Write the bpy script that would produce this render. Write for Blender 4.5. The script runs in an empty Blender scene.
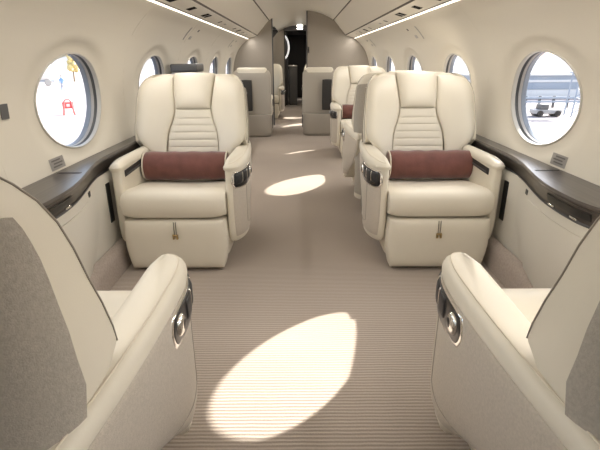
import bpy, bmesh, math, random
from mathutils import Vector, Matrix
random.seed(4)
PI = math.pi
scene = bpy.context.scene
COL = scene.collection

# ------------------------------------------------------------------ materials
def new_mat(name):
    m = bpy.data.materials.new(name); m.use_nodes = True
    nt = m.node_tree
    return m, nt, nt.nodes['Principled BSDF']

def mat(name, col, rough=.5, metal=0., spec=.5, bump=None, var=None, sheen=0., coat=0.):
    m, nt, b = new_mat(name)
    b.inputs['Base Color'].default_value = (*col, 1)
    b.inputs['Roughness'].default_value = rough
    b.inputs['Metallic'].default_value = metal
    b.inputs['Specular IOR Level'].default_value = spec
    if sheen:
        b.inputs['Sheen Weight'].default_value = sheen
        b.inputs['Sheen Roughness'].default_value = .4
    if coat:
        b.inputs['Coat Weight'].default_value = coat
        b.inputs['Coat Roughness'].default_value = .08
    tc = nt.nodes.new('ShaderNodeTexCoord')
    if var:
        scale, amt = var
        n = nt.nodes.new('ShaderNodeTexNoise'); n.inputs['Scale'].default_value = scale
        n.inputs['Detail'].default_value = 4
        nt.links.new(tc.outputs['Object'], n.inputs['Vector'])
        r = nt.nodes.new('ShaderNodeValToRGB')
        r.color_ramp.elements[0].position = .3; r.color_ramp.elements[1].position = .7
        r.color_ramp.elements[0].color = (*[c * (1 - amt) for c in col], 1)
        r.color_ramp.elements[1].color = (*[min(1, c * (1 + amt)) for c in col], 1)
        nt.links.new(n.outputs['Fac'], r.inputs['Fac'])
        nt.links.new(r.outputs['Color'], b.inputs['Base Color'])
    if bump:
        scale, st, dist = bump
        n2 = nt.nodes.new('ShaderNodeTexNoise'); n2.inputs['Scale'].default_value = scale
        n2.inputs['Detail'].default_value = 3
        nt.links.new(tc.outputs['Object'], n2.inputs['Vector'])
        bp = nt.nodes.new('ShaderNodeBump'); bp.inputs['Strength'].default_value = st
        bp.inputs['Distance'].default_value = dist
        nt.links.new(n2.outputs['Fac'], bp.inputs['Height'])
        nt.links.new(bp.outputs['Normal'], b.inputs['Normal'])
    return m

def emit(name, col, st):
    m, nt, b = new_mat(name)
    b.inputs['Base Color'].default_value = (*col, 1)
    b.inputs['Emission Color'].default_value = (*col, 1)
    b.inputs['Emission Strength'].default_value = st
    return m

M = {}
M['wall'] = mat('wall_vinyl', (.67, .63, .55), .55, bump=(160, .08, .002))
M['ceil'] = mat('ceiling_vinyl', (.84, .80, .72), .36, bump=(120, .05, .002))
M['bin'] = mat('bin_vinyl', (.76, .715, .63), .5, bump=(140, .05, .002))
M['leather'] = mat('cream_leather', (.745, .695, .59), .42, bump=(260, .12, .001), var=(3, .03))
M['fabric'] = mat('grey_beige_fabric', (.42, .385, .335), .9, bump=(420, .5, .002), var=(150, .10), sheen=.2)
M['panel_fabric'] = mat('oatmeal_fabric', (.53, .475, .405), .9, bump=(420, .4, .002), var=(160, .08), sheen=.2)
M['partition'] = mat('taupe_wallcovering', (.30, .268, .23), .75, bump=(200, .2, .002), var=(60, .04))
M['shell'] = mat('grey_beige_leather', (.38, .345, .295), .5, bump=(260, .12, .001))
M['side'] = mat('ivory_side_panel', (.67, .64, .57), .45, bump=(260, .08, .001))
M['plinth'] = mat('mauve_beige_carpet', (.42, .36, .315), .95, bump=(300, .6, .003), var=(90, .1))
M['black'] = mat('black_plastic', (.012, .012, .013), .28)
M['dark'] = mat('dark_recess', (.025, .022, .02), .6)
M['charcoal'] = mat('charcoal_plastic', (.06, .058, .06), .4)
M['switch'] = mat('switch_plastic', (.022, .022, .024), .45)
M['matt_black'] = mat('matt_black', (.008, .008, .008), .9, spec=.05)
M['chrome'] = mat('chrome', (.85, .84, .82), .15, metal=1)
M['brass'] = mat('brass', (.45, .33, .16), .3, metal=1)
M['velvet'] = mat('rust_velvet', (.155, .058, .046), .8, sheen=.55, bump=(90, .25, .004), var=(14, .18))
M['piping'] = mat('ivory_piping', (.70, .64, .53), .5)
M['bezel'] = mat('window_bezel', (.50, .48, .43), .3)
M['gasket'] = mat('window_gasket', (.07, .075, .08), .35)
M['inner_rim'] = mat('window_inner_rim', (.24, .275, .325), .25)
M['label'] = mat('grey_placard', (.30, .285, .27), .5)
M['label_ink'] = mat('placard_ink', (.13, .12, .115), .6)
M['seam_leather'] = mat('taupe_piping', (.33, .295, .25), .5)
M['seam'] = mat('seam_shadow_gap', (.11, .095, .08), .8)
M['slate'] = mat('slate_plastic', (.09, .09, .092), .5)
M['silver'] = mat('silver_plastic', (.36, .35, .34), .4)
M['galley'] = mat('galley_dark_wood', (.035, .03, .028), .35)
M['grey_cab'] = mat('galley_grey', (.11, .105, .10), .4)
M['red'] = mat('red_paint', (.75, .10, .10), .5)
M['blue'] = mat('blue_cloth', (.20, .36, .62), .8)
M['trouser'] = mat('grey_trousers', (.35, .36, .42), .8)
M['skin'] = mat('skin', (.62, .42, .33), .6)
M['hair'] = mat('dark_hair', (.06, .045, .04), .7)
M['white'] = mat('white_paint', (.7, .7, .7), .4)
M['steel'] = mat('blue_grey_steel', (.30, .35, .42), .5)
M['bluegrey'] = mat('blue_grey_cladding', (.33, .38, .45), .6)
M['haze'] = mat('hazy_hill', (.50, .50, .52), .9)
M['leaf'] = mat('autumn_leaf', (.62, .50, .22), .8)
M['bark'] = mat('bark', (.2, .15, .1), .9)
M['lamp'] = emit('warm_lamp', (1, .93, .80), 1.6)
M['spot'] = emit('lamp_lens', (1, .95, .85), 6)
M['lit'] = emit('window_rim_glow', (1, .98, .95), .55)  # emission stands in for the brightness of a window rim, no lamp

def wood():
    m, nt, b = new_mat('dark_wenge_veneer')
    tc = nt.nodes.new('ShaderNodeTexCoord'); mp = nt.nodes.new('ShaderNodeMapping')
    mp.inputs['Scale'].default_value = (60, 1.5, 60)
    nt.links.new(tc.outputs['Object'], mp.inputs['Vector'])
    n = nt.nodes.new('ShaderNodeTexNoise'); n.inputs['Scale'].default_value = 1.2; n.inputs['Detail'].default_value = 5
    nt.links.new(mp.outputs['Vector'], n.inputs['Vector'])
    r = nt.nodes.new('ShaderNodeValToRGB')
    r.color_ramp.elements[0].position = .3; r.color_ramp.elements[1].position = .72
    r.color_ramp.elements[0].color = (.034, .027, .024, 1); r.color_ramp.elements[1].color = (.075, .062, .054, 1)
    nt.links.new(n.outputs['Fac'], r.inputs['Fac']); nt.links.new(r.outputs['Color'], b.inputs['Base Color'])
    b.inputs['Roughness'].default_value = .33
    b.inputs['Coat Weight'].default_value = .35; b.inputs['Coat Roughness'].default_value = .22
    return m
M['wood'] = wood()

def carpet():
    m, nt, b = new_mat('ribbed_carpet')
    tc = nt.nodes.new('ShaderNodeTexCoord')
    sp = nt.nodes.new('ShaderNodeSeparateXYZ'); nt.links.new(tc.outputs['Object'], sp.inputs[0])
    nz = nt.nodes.new('ShaderNodeTexNoise'); nz.inputs['Scale'].default_value = 9; nz.inputs['Detail'].default_value = 3
    nt.links.new(tc.outputs['Object'], nz.inputs['Vector'])
    md = nt.nodes.new('ShaderNodeMath'); md.operation = 'MULTIPLY_ADD'
    nt.links.new(nz.outputs['Fac'], md.inputs[0]); md.inputs[1].default_value = .007
    nt.links.new(sp.outputs['Y'], md.inputs[2])
    mu = nt.nodes.new('ShaderNodeMath'); mu.operation = 'MULTIPLY'; mu.inputs[1].default_value = 2 * PI / .0155
    nt.links.new(md.outputs[0], mu.inputs[0])
    sn = nt.nodes.new('ShaderNodeMath'); sn.operation = 'SINE'; nt.links.new(mu.outputs[0], sn.inputs[0])
    hf = nt.nodes.new('ShaderNodeMath'); hf.operation = 'MULTIPLY_ADD'; hf.inputs[1].default_value = .5; hf.inputs[2].default_value = .5
    nt.links.new(sn.outputs[0], hf.inputs[0])
    # yarn speckle
    yn = nt.nodes.new('ShaderNodeTexNoise'); yn.inputs['Scale'].default_value = 140; yn.inputs['Detail'].default_value = 2
    nt.links.new(tc.outputs['Object'], yn.inputs['Vector'])
    mx = nt.nodes.new('ShaderNodeMix'); mx.data_type = 'FLOAT'; mx.inputs[0].default_value = .35
    nt.links.new(hf.outputs[0], mx.inputs[2]); nt.links.new(yn.outputs['Fac'], mx.inputs[3])
    r = nt.nodes.new('ShaderNodeValToRGB')
    r.color_ramp.elements[0].position = .1; r.color_ramp.elements[1].position = .85
    r.color_ramp.elements[0].color = (.30, .256, .222, 1); r.color_ramp.elements[1].color = (.475, .412, .358, 1)
    nt.links.new(mx.outputs[0], r.inputs['Fac'])
    big = nt.nodes.new('ShaderNodeTexNoise'); big.inputs['Scale'].default_value = 1.1; big.inputs['Detail'].default_value = 1
    nt.links.new(tc.outputs['Object'], big.inputs['Vector'])
    br = nt.nodes.new('ShaderNodeMapRange'); br.inputs[1].default_value = .35; br.inputs[2].default_value = .65
    br.inputs[3].default_value = .93; br.inputs[4].default_value = 1.07
    nt.links.new(big.outputs['Fac'], br.inputs[0])
    vm = nt.nodes.new('ShaderNodeVectorMath'); vm.operation = 'SCALE'
    nt.links.new(r.outputs['Color'], vm.inputs[0]); nt.links.new(br.outputs[0], vm.inputs['Scale'])
    nt.links.new(vm.outputs[0], b.inputs['Base Color'])
    bp = nt.nodes.new('ShaderNodeBump'); bp.inputs['Strength'].default_value = .55; bp.inputs['Distance'].default_value = .004
    nt.links.new(mx.outputs[0], bp.inputs['Height']); nt.links.new(bp.outputs['Normal'], b.inputs['Normal'])
    b.inputs['Roughness'].default_value = .95; b.inputs['Specular IOR Level'].default_value = .1
    return m
M['carpet'] = carpet()

def glass():
    m = bpy.data.materials.new('cabin_window_acrylic'); m.use_nodes = True
    nt = m.node_tree; nt.nodes.remove(nt.nodes['Principled BSDF'])
    out = nt.nodes['Material Output']
    t = nt.nodes.new('ShaderNodeBsdfTransparent'); t.inputs[0].default_value = (.97, .98, 1, 1)
    g = nt.nodes.new('ShaderNodeBsdfGlossy'); g.inputs['Roughness'].default_value = .02
    f = nt.nodes.new('ShaderNodeFresnel'); f.inputs[0].default_value = 1.3
    x = nt.nodes.new('ShaderNodeMixShader')
    nt.links.new(f.outputs[0], x.inputs[0]); nt.links.new(t.outputs[0], x.inputs[1]); nt.links.new(g.outputs[0], x.inputs[2])
    nt.links.new(x.outputs[0], out.inputs[0])
    return m
M['glass'] = glass()

def tarmac():
    m, nt, b = new_mat('pale_apron_concrete')
    tc = nt.nodes.new('ShaderNodeTexCoord')
    n = nt.nodes.new('ShaderNodeTexNoise'); n.inputs['Scale'].default_value = .25; n.inputs['Detail'].default_value = 5
    mp = nt.nodes.new('ShaderNodeMapping'); mp.inputs['Scale'].default_value = (.2, 1.5, 1)
    nt.links.new(tc.outputs['Object'], mp.inputs[0]); nt.links.new(mp.outputs[0], n.inputs['Vector'])
    r = nt.nodes.new('ShaderNodeValToRGB')
    r.color_ramp.elements[0].position = .35; r.color_ramp.elements[1].position = .65
    r.color_ramp.elements[0].color = (.29, .262, .262, 1); r.color_ramp.elements[1].color = (.38, .345, .345, 1)
    nt.links.new(n.outputs['Fac'], r.inputs[0]); nt.links.new(r.outputs[0], b.inputs['Base Color'])
    b.inputs['Roughness'].default_value = .9
    return m
M['tarmac'] = tarmac()

# ------------------------------------------------------------------ mesh helpers
class MB:
    def __init__(s): s.v = []; s.f = []
    def grid(s, pts, closeu=False, closev=False):
        nu, nv = len(pts), len(pts[0]); b = len(s.v)
        for row in pts: s.v.extend([tuple(p) for p in row])
        for i in range(nu if closeu else nu - 1):
            for j in range(nv if closev else nv - 1):
                i2, j2 = (i + 1) % nu, (j + 1) % nv
                s.f.append((b + i * nv + j, b + i * nv + j2, b + i2 * nv + j2, b + i2 * nv + j))
        return s
    def loft(s, rings, caps=True):
        b = len(s.v); n = len(rings[0]); s.grid(rings, closev=True)
        if caps:
            s.f.append(tuple(b + j for j in range(n)))
            e = b + (len(rings) - 1) * n
            s.f.append(tuple(e + n - 1 - j for j in range(n)))
        return s
    def box(s, lo, hi, bev=0.):
        x0, y0, z0 = lo; x1, y1, z1 = hi
        if bev <= 0:
            b = len(s.v)
            s.v += [(x0, y0, z0), (x1, y0, z0), (x1, y1, z0), (x0, y1, z0), (x0, y0, z1), (x1, y0, z1), (x1, y1, z1), (x0, y1, z1)]
            s.f += [tuple(b + i for i in q) for q in ((0, 3, 2, 1), (4, 5, 6, 7), (0, 1, 5, 4), (1, 2, 6, 5), (2, 3, 7, 6), (3, 0, 4, 7))]
            return s
        bm = bmesh.new(); bmesh.ops.create_cube(bm, size=1)
        for v in bm.verts:
            v.co = Vector(((x0 + x1) / 2 + v.co.x * (x1 - x0), (y0 + y1) / 2 + v.co.y * (y1 - y0), (z0 + z1) / 2 + v.co.z * (z1 - z0)))
        bmesh.ops.bevel(bm, geom=list(bm.edges), offset=bev, segments=4, profile=.5, affect='EDGES')
        bm.verts.index_update(); b = len(s.v)
        s.v += [tuple(v.co) for v in bm.verts]
        s.f += [tuple(b + v.index for v in f.verts) for f in bm.faces]
        bm.free(); return s
    def tube(s, path, r, n=10, closed=False, caps=True):
        path = [Vector(p) for p in path]; rings = []; m = len(path)
        up = Vector((0, 0, 1)); prev = None
        for i, p in enumerate(path):
            if closed: t = path[(i + 1) % m] - path[i - 1]
            else: t = path[min(i + 1, m - 1)] - path[max(i - 1, 0)]
            t.normalize()
            a = prev if prev is not None else (up if abs(t.z) < .9 else Vector((1, 0, 0)))
            a = (a - t * a.dot(t)).normalized(); prev = a; bb = t.cross(a)
            rr = r[i] if isinstance(r, (list, tuple)) else r
            rings.append([p + a * math.cos(2 * PI * k / n) * rr + bb * math.sin(2 * PI * k / n) * rr for k in range(n)])
        if closed: s.grid(rings, closeu=True, closev=True)
        else: s.loft(rings, caps)
        return s
    def lathe(s, prof, c, axis='z', n=24):
        rings = []
        for r, h in prof:
            ring = []
            for k in range(n):
                a = 2 * PI * k / n; u, v = r * math.cos(a), r * math.sin(a)
                p = {'z': (u, v, h), 'x': (h, u, v), 'y': (u, h, v)}[axis]
                ring.append((c[0] + p[0], c[1] + p[1], c[2] + p[2]))
            rings.append(ring)
        s.loft(rings); return s
    def pad(s, S, nu=14, nv=14, H=.012, D=.006, ex=6, k=.15, flip=False):
        """padded patch following surface S(a,b), a,b in 0..1, rounded corners, puffed by H, thickness D"""
        def mapc(a, b):
            x, y = 2 * a - 1, 2 * b - 1
            return (x * math.sqrt(1 - k * y * y) * .5 + .5, y * math.sqrt(1 - k * x * x) * .5 + .5)
        sa = [.5 - .5 * math.cos(PI * i / nu) for i in range(nu + 1)]
        sb = [.5 - .5 * math.cos(PI * j / nv) for j in range(nv + 1)]
        F, B = [], []
        e = 1e-3
        for a in sa:
            fr, br = [], []
            for b in sb:
                a2, b2 = mapc(a, b)
                p = Vector(S(a2, b2))
                du = Vector(S(min(a2 + e, 1), b2)) - Vector(S(max(a2 - e, 0), b2))
                dv = Vector(S(a2, min(b2 + e, 1))) - Vector(S(a2, max(b2 - e, 0)))
                n = du.cross(dv)
                n = n.normalized() if n.length > 1e-12 else Vector((0, 0, 1))
                if flip: n = -n
                h = H * max(0, 1 - abs(2 * a - 1) ** ex) ** .6 * max(0, 1 - abs(2 * b - 1) ** ex) ** .6
                fr.append(p + n * h); br.append(p - n * D)
            F.append(fr); B.append(br)
        b0 = len(s.v); s.grid(F); b1 = len(s.v); s.grid(B)
        w = nv + 1
        per = [(i, 0) for i in range(nu)] + [(nu, j) for j in range(nv)] + [(i, nv) for i in range(nu, 0, -1)] + [(0, j) for j in range(nv, 0, -1)]
        for q in range(len(per)):
            (i, j), (i2, j2) = per[q], per[(q + 1) % len(per)]
            s.f.append((b0 + i * w + j, b0 + i2 * w + j2, b1 + i2 * w + j2, b1 + i * w + j))
        return s
    def mirror(s, sx):
        if sx < 0: s.v = [(-x, y, z) for x, y, z in s.v]
        return s
    def build(s, name, m, parent=None, sharp=38, merge=True):
        me = bpy.data.meshes.new(name)
        me.from_pydata([tuple(v) for v in s.v], [], s.f)
        bm = bmesh.new(); bm.from_mesh(me)
        if merge: bmesh.ops.remove_doubles(bm, verts=bm.verts, dist=1e-5)
        bmesh.ops.recalc_face_normals(bm, faces=bm.faces)
        for f in bm.faces: f.smooth = True
        bm.to_mesh(me); bm.free()
        me.set_sharp_from_angle(angle=math.radians(sharp))
        me.materials.append(M[m] if isinstance(m, str) else m)
        o = bpy.data.objects.new(name, me); COL.objects.link(o)
        if parent: o.parent = parent
        return o

def tag(o, label=None, cat=None, group=None, kind=None):
    if label: o['label'] = label
    if cat: o['category'] = cat
    if group: o['group'] = group
    if kind: o['kind'] = kind
    return o
def empty(name, loc=(0, 0, 0), rz=0.):
    o = bpy.data.objects.new(name, None); COL.objects.link(o)
    o.location = loc; o.rotation_euler = (0, 0, rz); o.empty_display_size = .1
    return o
def copy_tree(o, parent=None):
    c = o.copy(); COL.objects.link(c)
    if parent: c.parent = parent
    for ch in list(o.children): copy_tree(ch, c)
    return c
def lerp_tab(tab, x):
    if x <= tab[0][0]: return tab[0][1]
    for (x0, y0), (x1, y1) in zip(tab, tab[1:]):
        if x <= x1: return y0 + (y1 - y0) * (x - x0) / (x1 - x0)
    return tab[-1][1]
def smooth_tab(tab, x):
    """monotone-ish cubic (Catmull-Rom) through table"""
    n = len(tab)
    if x <= tab[0][0]: return tab[0][1]
    if x >= tab[-1][0]: return tab[-1][1]
    for i in range(n - 1):
        if x <= tab[i + 1][0]:
            x0, y0 = tab[i]; x1, y1 = tab[i + 1]
            m0 = (y1 - tab[i - 1][1]) / (x1 - tab[i - 1][0]) if i > 0 else (y1 - y0) / (x1 - x0)
            m1 = (tab[i + 2][1] - y0) / (tab[i + 2][0] - x0) if i < n - 2 else (y1 - y0) / (x1 - x0)
            h = x1 - x0; t = (x - x0) / h
            return ((2*t**3-3*t*t+1)*y0 + (t**3-2*t*t+t)*h*m0 + (-2*t**3+3*t*t)*y1 + (t**3-t*t)*h*m1)
def sstep(a, b, x):
    t = min(1, max(0, (x - a) / (b - a))); return t * t * (3 - 2 * t)

# ------------------------------------------------------------------ cabin shell
Y0, Y1 = -2.6, 12.0
PART_Y = 8.45
WIN = [2.425 + 1.38 * k for k in range(-3, 7)]
WZ = .952
PROF = [(0, 1.07), (.15, 1.105), (.35, 1.15), (.656, 1.187), (.8, 1.207), (.98, 1.207), (1.1, 1.187), (1.2, 1.155), (1.3, 1.105), (1.4, 1.02), (1.485, .92)]
# dense profile, arc-length parametrised
_pp = [(smooth_tab(PROF, 1.485 * i / 200), 1.485 * i / 200) for i in range(201)]
_al = [0]
for a, b in zip(_pp, _pp[1:]): _al.append(_al[-1] + math.hypot(b[0] - a[0], b[1] - a[1]))
LEN = _al[-1]
def prof(t):
    t = min(max(t, 0), LEN)
    lo, hi = 0, 200
    while hi - lo > 1:
        md = (lo + hi) // 2
        if _al[md] <= t: lo = md
        else: hi = md
    f = (t - _al[lo]) / (_al[hi] - _al[lo])
    return (_pp[lo][0] + f * (_pp[hi][0] - _pp[lo][0]), _pp[lo][1] + f * (_pp[hi][1] - _pp[lo][1]))
def wall_pt(sg, y, t, out=0.):
    x, z = prof(t); a, b = prof(t - .01), prof(t + .01)
    dx, dz = b[0] - a[0], b[1] - a[1]; l = math.hypot(dx, dz)
    nx, nz = dz / l, -dx / l
    return (sg * (x + nx * out), y, z + nz * out)
TC = min(range(201), key=lambda i: abs(_pp[i][1] - WZ)); TC = _al[TC]
TL = min(range(201), key=lambda i: abs(_pp[i][1] - .64)); TL = _al[TL]     # below the ledge the wall is plain
WA, WB = .345, .231

def wall(sg, name):
    mb = MB()
    H = .69
    fr = [0, .04, .10, .18, .27, .37, .48, .6, .73, .86, 1]
    tb, tt = TL, min(LEN, TC + .40)
    base = [2 * PI * k / 64 for k in range(64)]
    crn = [math.atan2(tt - TC, H), PI - math.atan2(tt - TC, H), PI + math.atan2(TC - tb, H), 2 * PI - math.atan2(TC - tb, H)]
    angs = sorted([a for a in base if all(abs(a - c) > .03 for c in crn)] + crn)
    for yc in WIN:
        rings = []
        for a in angs:
            c, s_ = math.cos(a), math.sin(a)
            hz = (tt - TC) if s_ > 0 else (TC - tb)
            q = min(H / abs(c) if abs(c) > 1e-9 else 1e9, hz / abs(s_) if abs(s_) > 1e-9 else 1e9)
            r0 = 1 / math.hypot(c / WA, s_ / WB)
            row = []
            for f in fr:
                r = r0 + (q - r0) * f; y, t = r * c, r * s_
                rho = math.hypot(y / WA, t / WB)
                row.append(wall_pt(sg, yc + y, TC + t, .016 * (1 - sstep(1.16, 1.40, rho))))
            rings.append(row)
        mb.grid(rings, closeu=True)
    def strip(ya, yb, ta, tb_, nt):
        mb.grid([[wall_pt(sg, y, ta + (tb_ - ta) * i / nt) for i in range(nt + 1)] for y in (ya, yb)])
    ya, yb = WIN[0] - H, WIN[-1] + H
    strip(ya, yb, 0, tb, 12); strip(ya, yb, tt, LEN, 12)
    strip(Y0 - .05, ya, 0, LEN, 30); strip(yb, Y1 + 3.0, 0, LEN, 30)
    o = mb.build(name, 'wall', sharp=60); tag(o, kind='structure')
    # windows
    for i, yc in enumerate(WIN):
        wn = empty('window_%d' % (i + 1 + (0 if sg < 0 else len(WIN))), (0, 0, 0)); tag(wn, kind='structure')
        def ell(r, out, K=48):
            return [wall_pt(sg, yc + WA * r * math.cos(2*PI*k/K), TC + WB * r * math.sin(2*PI*k/K), out + .016) for k in range(K)]
        b = MB(); b.grid([ell(1.03, -.001), ell(1.018, -.006), ell(1.0, -.006), ell(.988, .002), ell(.98, .014)], closev=True)
        b.build('window_bezel', 'bezel', wn)
        b = MB(); b.grid([ell(.98, .014), ell(.986, .017), ell(.972, .026), ell(.962, .029)], closev=True); b.build('window_gasket', 'gasket', wn)
        b = MB(); b.grid([ell(.962, .029), ell(.956, .031), ell(.950, .044)], closev=True); b.build('window_ring', 'silver', wn)
        b = MB(); b.grid([ell(.950, .044), ell(.938, .047), ell(.928, .064), ell(.922, .069)], closev=True); b.build('window_reveal', 'inner_rim', wn)
        b = MB()
        pts = ell(.928, .065); b.v += pts; b.f.append(tuple(range(len(pts))))
        b.build('window_pane', 'glass', wn)
wall(-1, 'wall_left'); wall(1, 'wall_right')

mb = MB(); mb.box((-1.09, Y0, -.05), (1.09, Y1 + 3.0, 0)); fl = mb.build('floor', 'carpet'); tag(fl, kind='structure')
# ceiling : arch between the bins
def ceil_pt(u):            # u -1..1
    x = .545 * u; return x, 1.925 - .145 * abs(u) ** 2.3
mb = MB()
for dz in (0, .02):
    mb.grid([[(ceil_pt(-1 + 2 * i / 24)[0], y, ceil_pt(-1 + 2 * i / 24)[1] + dz) for i in range(25)] for y in (Y0, Y1)])
tag(mb.build('ceiling', 'ceil'), kind='structure')

# overhead bins : face + service panel, closed bodies, full length
for sg, side in ((-1, 'left'), (1, 'right')):
    root = empty('overhead_bin', (sg * .75, Y0, 1.5))
    tag(root, 'long cream overhead bin running along the %s side above the windows' % side, 'overhead bin')
    ox, oz = sg * .75, 1.5
    def ex(sec, name, m, y0=Y0, y1=PART_Y - .02):
        b = MB(); b.loft([[(sg * x - ox, y - Y0, z - oz) for x, z in sec] for y in (y0, y1)])
        return b.build(name, m, root)
    ex([(.762, 1.5425), (.66, 1.655), (.556, 1.782), (.60, 1.86), (.86, 1.7)], 'bin_door', 'bin')
    ex([(.768, 1.528), (.918, 1.49), (.95, 1.53), (.86, 1.60), (.775, 1.54)], 'service_panel', 'bin')
    ex([(.7625, 1.5285), (.80, 1.530), (.80, 1.548), (.7625, 1.5425)], 'shadow_gap', 'seam')
    ex([(.558, 1.772), (.5465, 1.775), (.549, 1.80), (.575, 1.80)], 'top_shadow_gap', 'seam')
    # outlets on the service panel
    out = [(.2, 1), (1.05, 1), (1.9, 2), (2.6, 1), (3.18, 1), (3.72, 1), (4.3, 2), (5.02, 0), (5.35, 3), (6.1, 0), (6.5, 1), (7.0, 0), (7.5, 3)]
    cnt = 0
    for Y, kd in out:
        cnt += 1
        name, lab = {0: ('air_outlet', 'small round dark air outlet'), 1: ('reading_light', 'dark oblong reading light'),
                     2: ('reading_light_pair', 'wide dark unit of two reading lights'), 3: ('speaker_grille', 'small pale oval grille')}[kd]
        o = empty(name, (sg * .843, Y, 1.5085))
        o.rotation_euler = (0, sg * math.atan2(.038, .15), 0)
        w, l = {0: (.022, .024), 1: (.033, .055), 2: (.034, .10), 3: (.012, .05)}[kd]
        b = MB(); b.box((-w - .005, -l - .005, -.0012), (w + .005, l + .005, .003), .0005); b.build('bezel', 'bin', o)
        b = MB(); b.box((-w, -l, -.0022), (w, l, -.0005), .0005); b.build('lens', 'matt_black' if kd != 3 else 'silver', o)
        if kd == 2:
            b = MB(); b.box((-w, -.010, -.003), (w, .010, -.0015), .0005); b.build('divider', 'bezel', o)
        order = ['nearest', 'second', 'third', 'fourth', 'fifth', 'sixth', 'seventh', 'eighth', 'ninth', 'tenth', 'eleventh', 'twelfth', 'farthest'][cnt - 1]
        tag(o, '%s under the %s bin, %s from the camera' % (lab, side, order), 'ceiling fitting', 'fittings under the %s overhead bin' % side)
    # cove light
    o = empty('cove_light', (sg * .92, Y0, 1.478))
    tag(o, 'thin glowing light strip where the %s wall meets the overhead bin' % side, 'light')
    b = MB(); b.box((-.004, 0, -.003), (.004, PART_Y - .03 - Y0, .010), .001); b.build('diffuser', 'lamp', o)
    b = MB(); b.box((-.012, 0, .010), (.012, PART_Y - .03 - Y0, .02)); b.build('housing', 'seam', o)

def area(loc, rot, sx, sy, power, col=(1, .93, .82)):
    l = bpy.data.lights.new('cabin_lamp', 'AREA'); l.shape = 'RECTANGLE'; l.size = sx; l.size_y = sy
    l.energy = power; l.color = col
    o = bpy.data.objects.new('cabin_lamp', l); COL.objects.link(o); o.location = loc; o.rotation_euler = rot
    return o

# ceiling / wall joint closing strips above wall (behind bins)
for sg, nm in ((-1, 'trim_1'), (1, 'trim_2')):
    b = MB(); b.loft([[(sg * x, y, z) for x, z in ((.915, 1.483), (1.35, 1.60), (1.0, 2.0), (.5, 2.02), (.5, 1.99), (.96, 1.94), (1.2, 1.60), (.93, 1.52))] for y in (Y0, Y1 + 3)])
    tag(b.build(nm, 'wall'), kind='structure')

# partitions
def section(x):            # ceiling line of the cabin at x
    ax = abs(x)
    if ax < .545: return ceil_pt(ax / .545)[1]
    if ax < .765: return 1.78 + (1.535 - 1.78) * (ax - .545) / .22
    if ax < .92: return 1.53 - .045 * (ax - .765) / .155
    return 1.485
def bulkhead(xa, xb, y, th, name, m, full=True):
    """wall across the cabin between xa and xb, following the section"""
    n = 30
    top = [(xa + (xb - xa) * i / n) for i in range(n + 1)]
    poly = [(x, section(x) + .01) for x in top]
    if xb > .91:
        poly += [(PROF[-1 - i][1] + .003, PROF[-1 - i][0]) for i in range(len(PROF))]
    else: poly.append((xb, 0))
    if xa < -.91:
        poly += [(-PROF[i][1] - .003, PROF[i][0]) for i in range(len(PROF))]
    else: poly.append((xa, 0))
    b = MB(); b.loft([[(x, yy, z) for x, z in poly] for yy in (y, y + th)])
    o = b.build(name, m); tag(o, kind='structure'); return o
bulkhead(-.92, -.50, PART_Y, .045, 'wall_partition_left', 'partition')
bulkhead(.105, .92, PART_Y, .045, 'wall_partition_right', 'partition')
for i, x in enumerate((-.50, .10)):
    b = MB(); b.box((x - .012, PART_Y - .006, 0), (x + .006, PART_Y + .05, section(x)), .003); tag(b.build('trim_%d' % (i + 3), 'charcoal'), kind='structure')
# latch on right partition
o = empty('door_latch', (.125, PART_Y - .01, 1.3)); b = MB(); b.box((-.012, -.01, -.05), (.012, .01, .05), .004); b.build('latch_plate', 'charcoal', o)
b = MB(); b.box((-.006, -.02, -.02), (.006, -.008, .02), .002); b.build('latch_lever', 'black', o)
tag(o, 'small dark latch on the edge of the taupe partition right of the doorway', 'latch')
# aft bulkhead
bulkhead(-.92, -.40, 12.0, .06, 'wall_aft_left', 'partition')
bulkhead(.30, .92, 12.0, .06, 'wall_aft_right', 'partition')
b = MB(); b.box((-.42, 11.95, 1.80), (.32, 12.06, 1.935)); tag(b.build('trim_5', 'charcoal'), kind='structure')
b = MB(); b.box((-.41, 11.985, 0), (-.385, 12.07, 1.83), .004); tag(b.build('trim_6', 'dark'), kind='structure')
# front bulkhead behind the camera
bulkhead(-.92, .92, Y0 - .05, .05, 'wall_front', 'partition')
for i, z in enumerate((1.845, 1.905)):
    o = empty('doorway_lamp', (-.02, 11.945, z))
    b = MB(); b.box((-.07, -.012, -.013), (.07, .006, .013), .004); b.build('lens', 'spot', o)
    tag(o, '%s of two small glowing lamps over the dark doorway at the back' % ('lower', 'upper')[i], 'lamp', 'lamps over the galley doorway')
# galley beyond
b = MB(); b.box((-.92, 14.9, 0), (.92, 15.0, 2.0)); tag(b.build('wall_back', 'galley'), kind='structure')
b = MB(); b.box((-.95, 12.06, 1.84), (.95, 15.0, 1.9)); tag(b.build('ceiling.001', 'galley'), kind='structure')
o = empty('galley_cabinet', (-.55, 12.75, 0)); b = MB(); b.box((-.3, -.50, 0), (.2, .6, 1.835), .01); b.build('cabinet_body', 'galley', o)
b = MB(); b.box((.2, -.45, .05), (.212, .5, .9), .004); b.build('lower_door', 'grey_cab', o)
b = MB(); b.tube([(.06 + .19 * math.cos(2*PI*k/40), -.515, 1.43 + .30 * math.sin(2*PI*k/40)) for k in range(40)], .022, 10, closed=True); b.build('glowing_window_rim', 'lit', o)  # pale window rim drawn as a ring, its brightness added as glow
b = MB(); b.box((.2, .3, .95), (.23, .36, 1.0), .004); b.build('handle', 'chrome', o)
tag(o, 'black galley cabinet with a pale oval ring, left inside the back doorway', 'cabinet')
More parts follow.
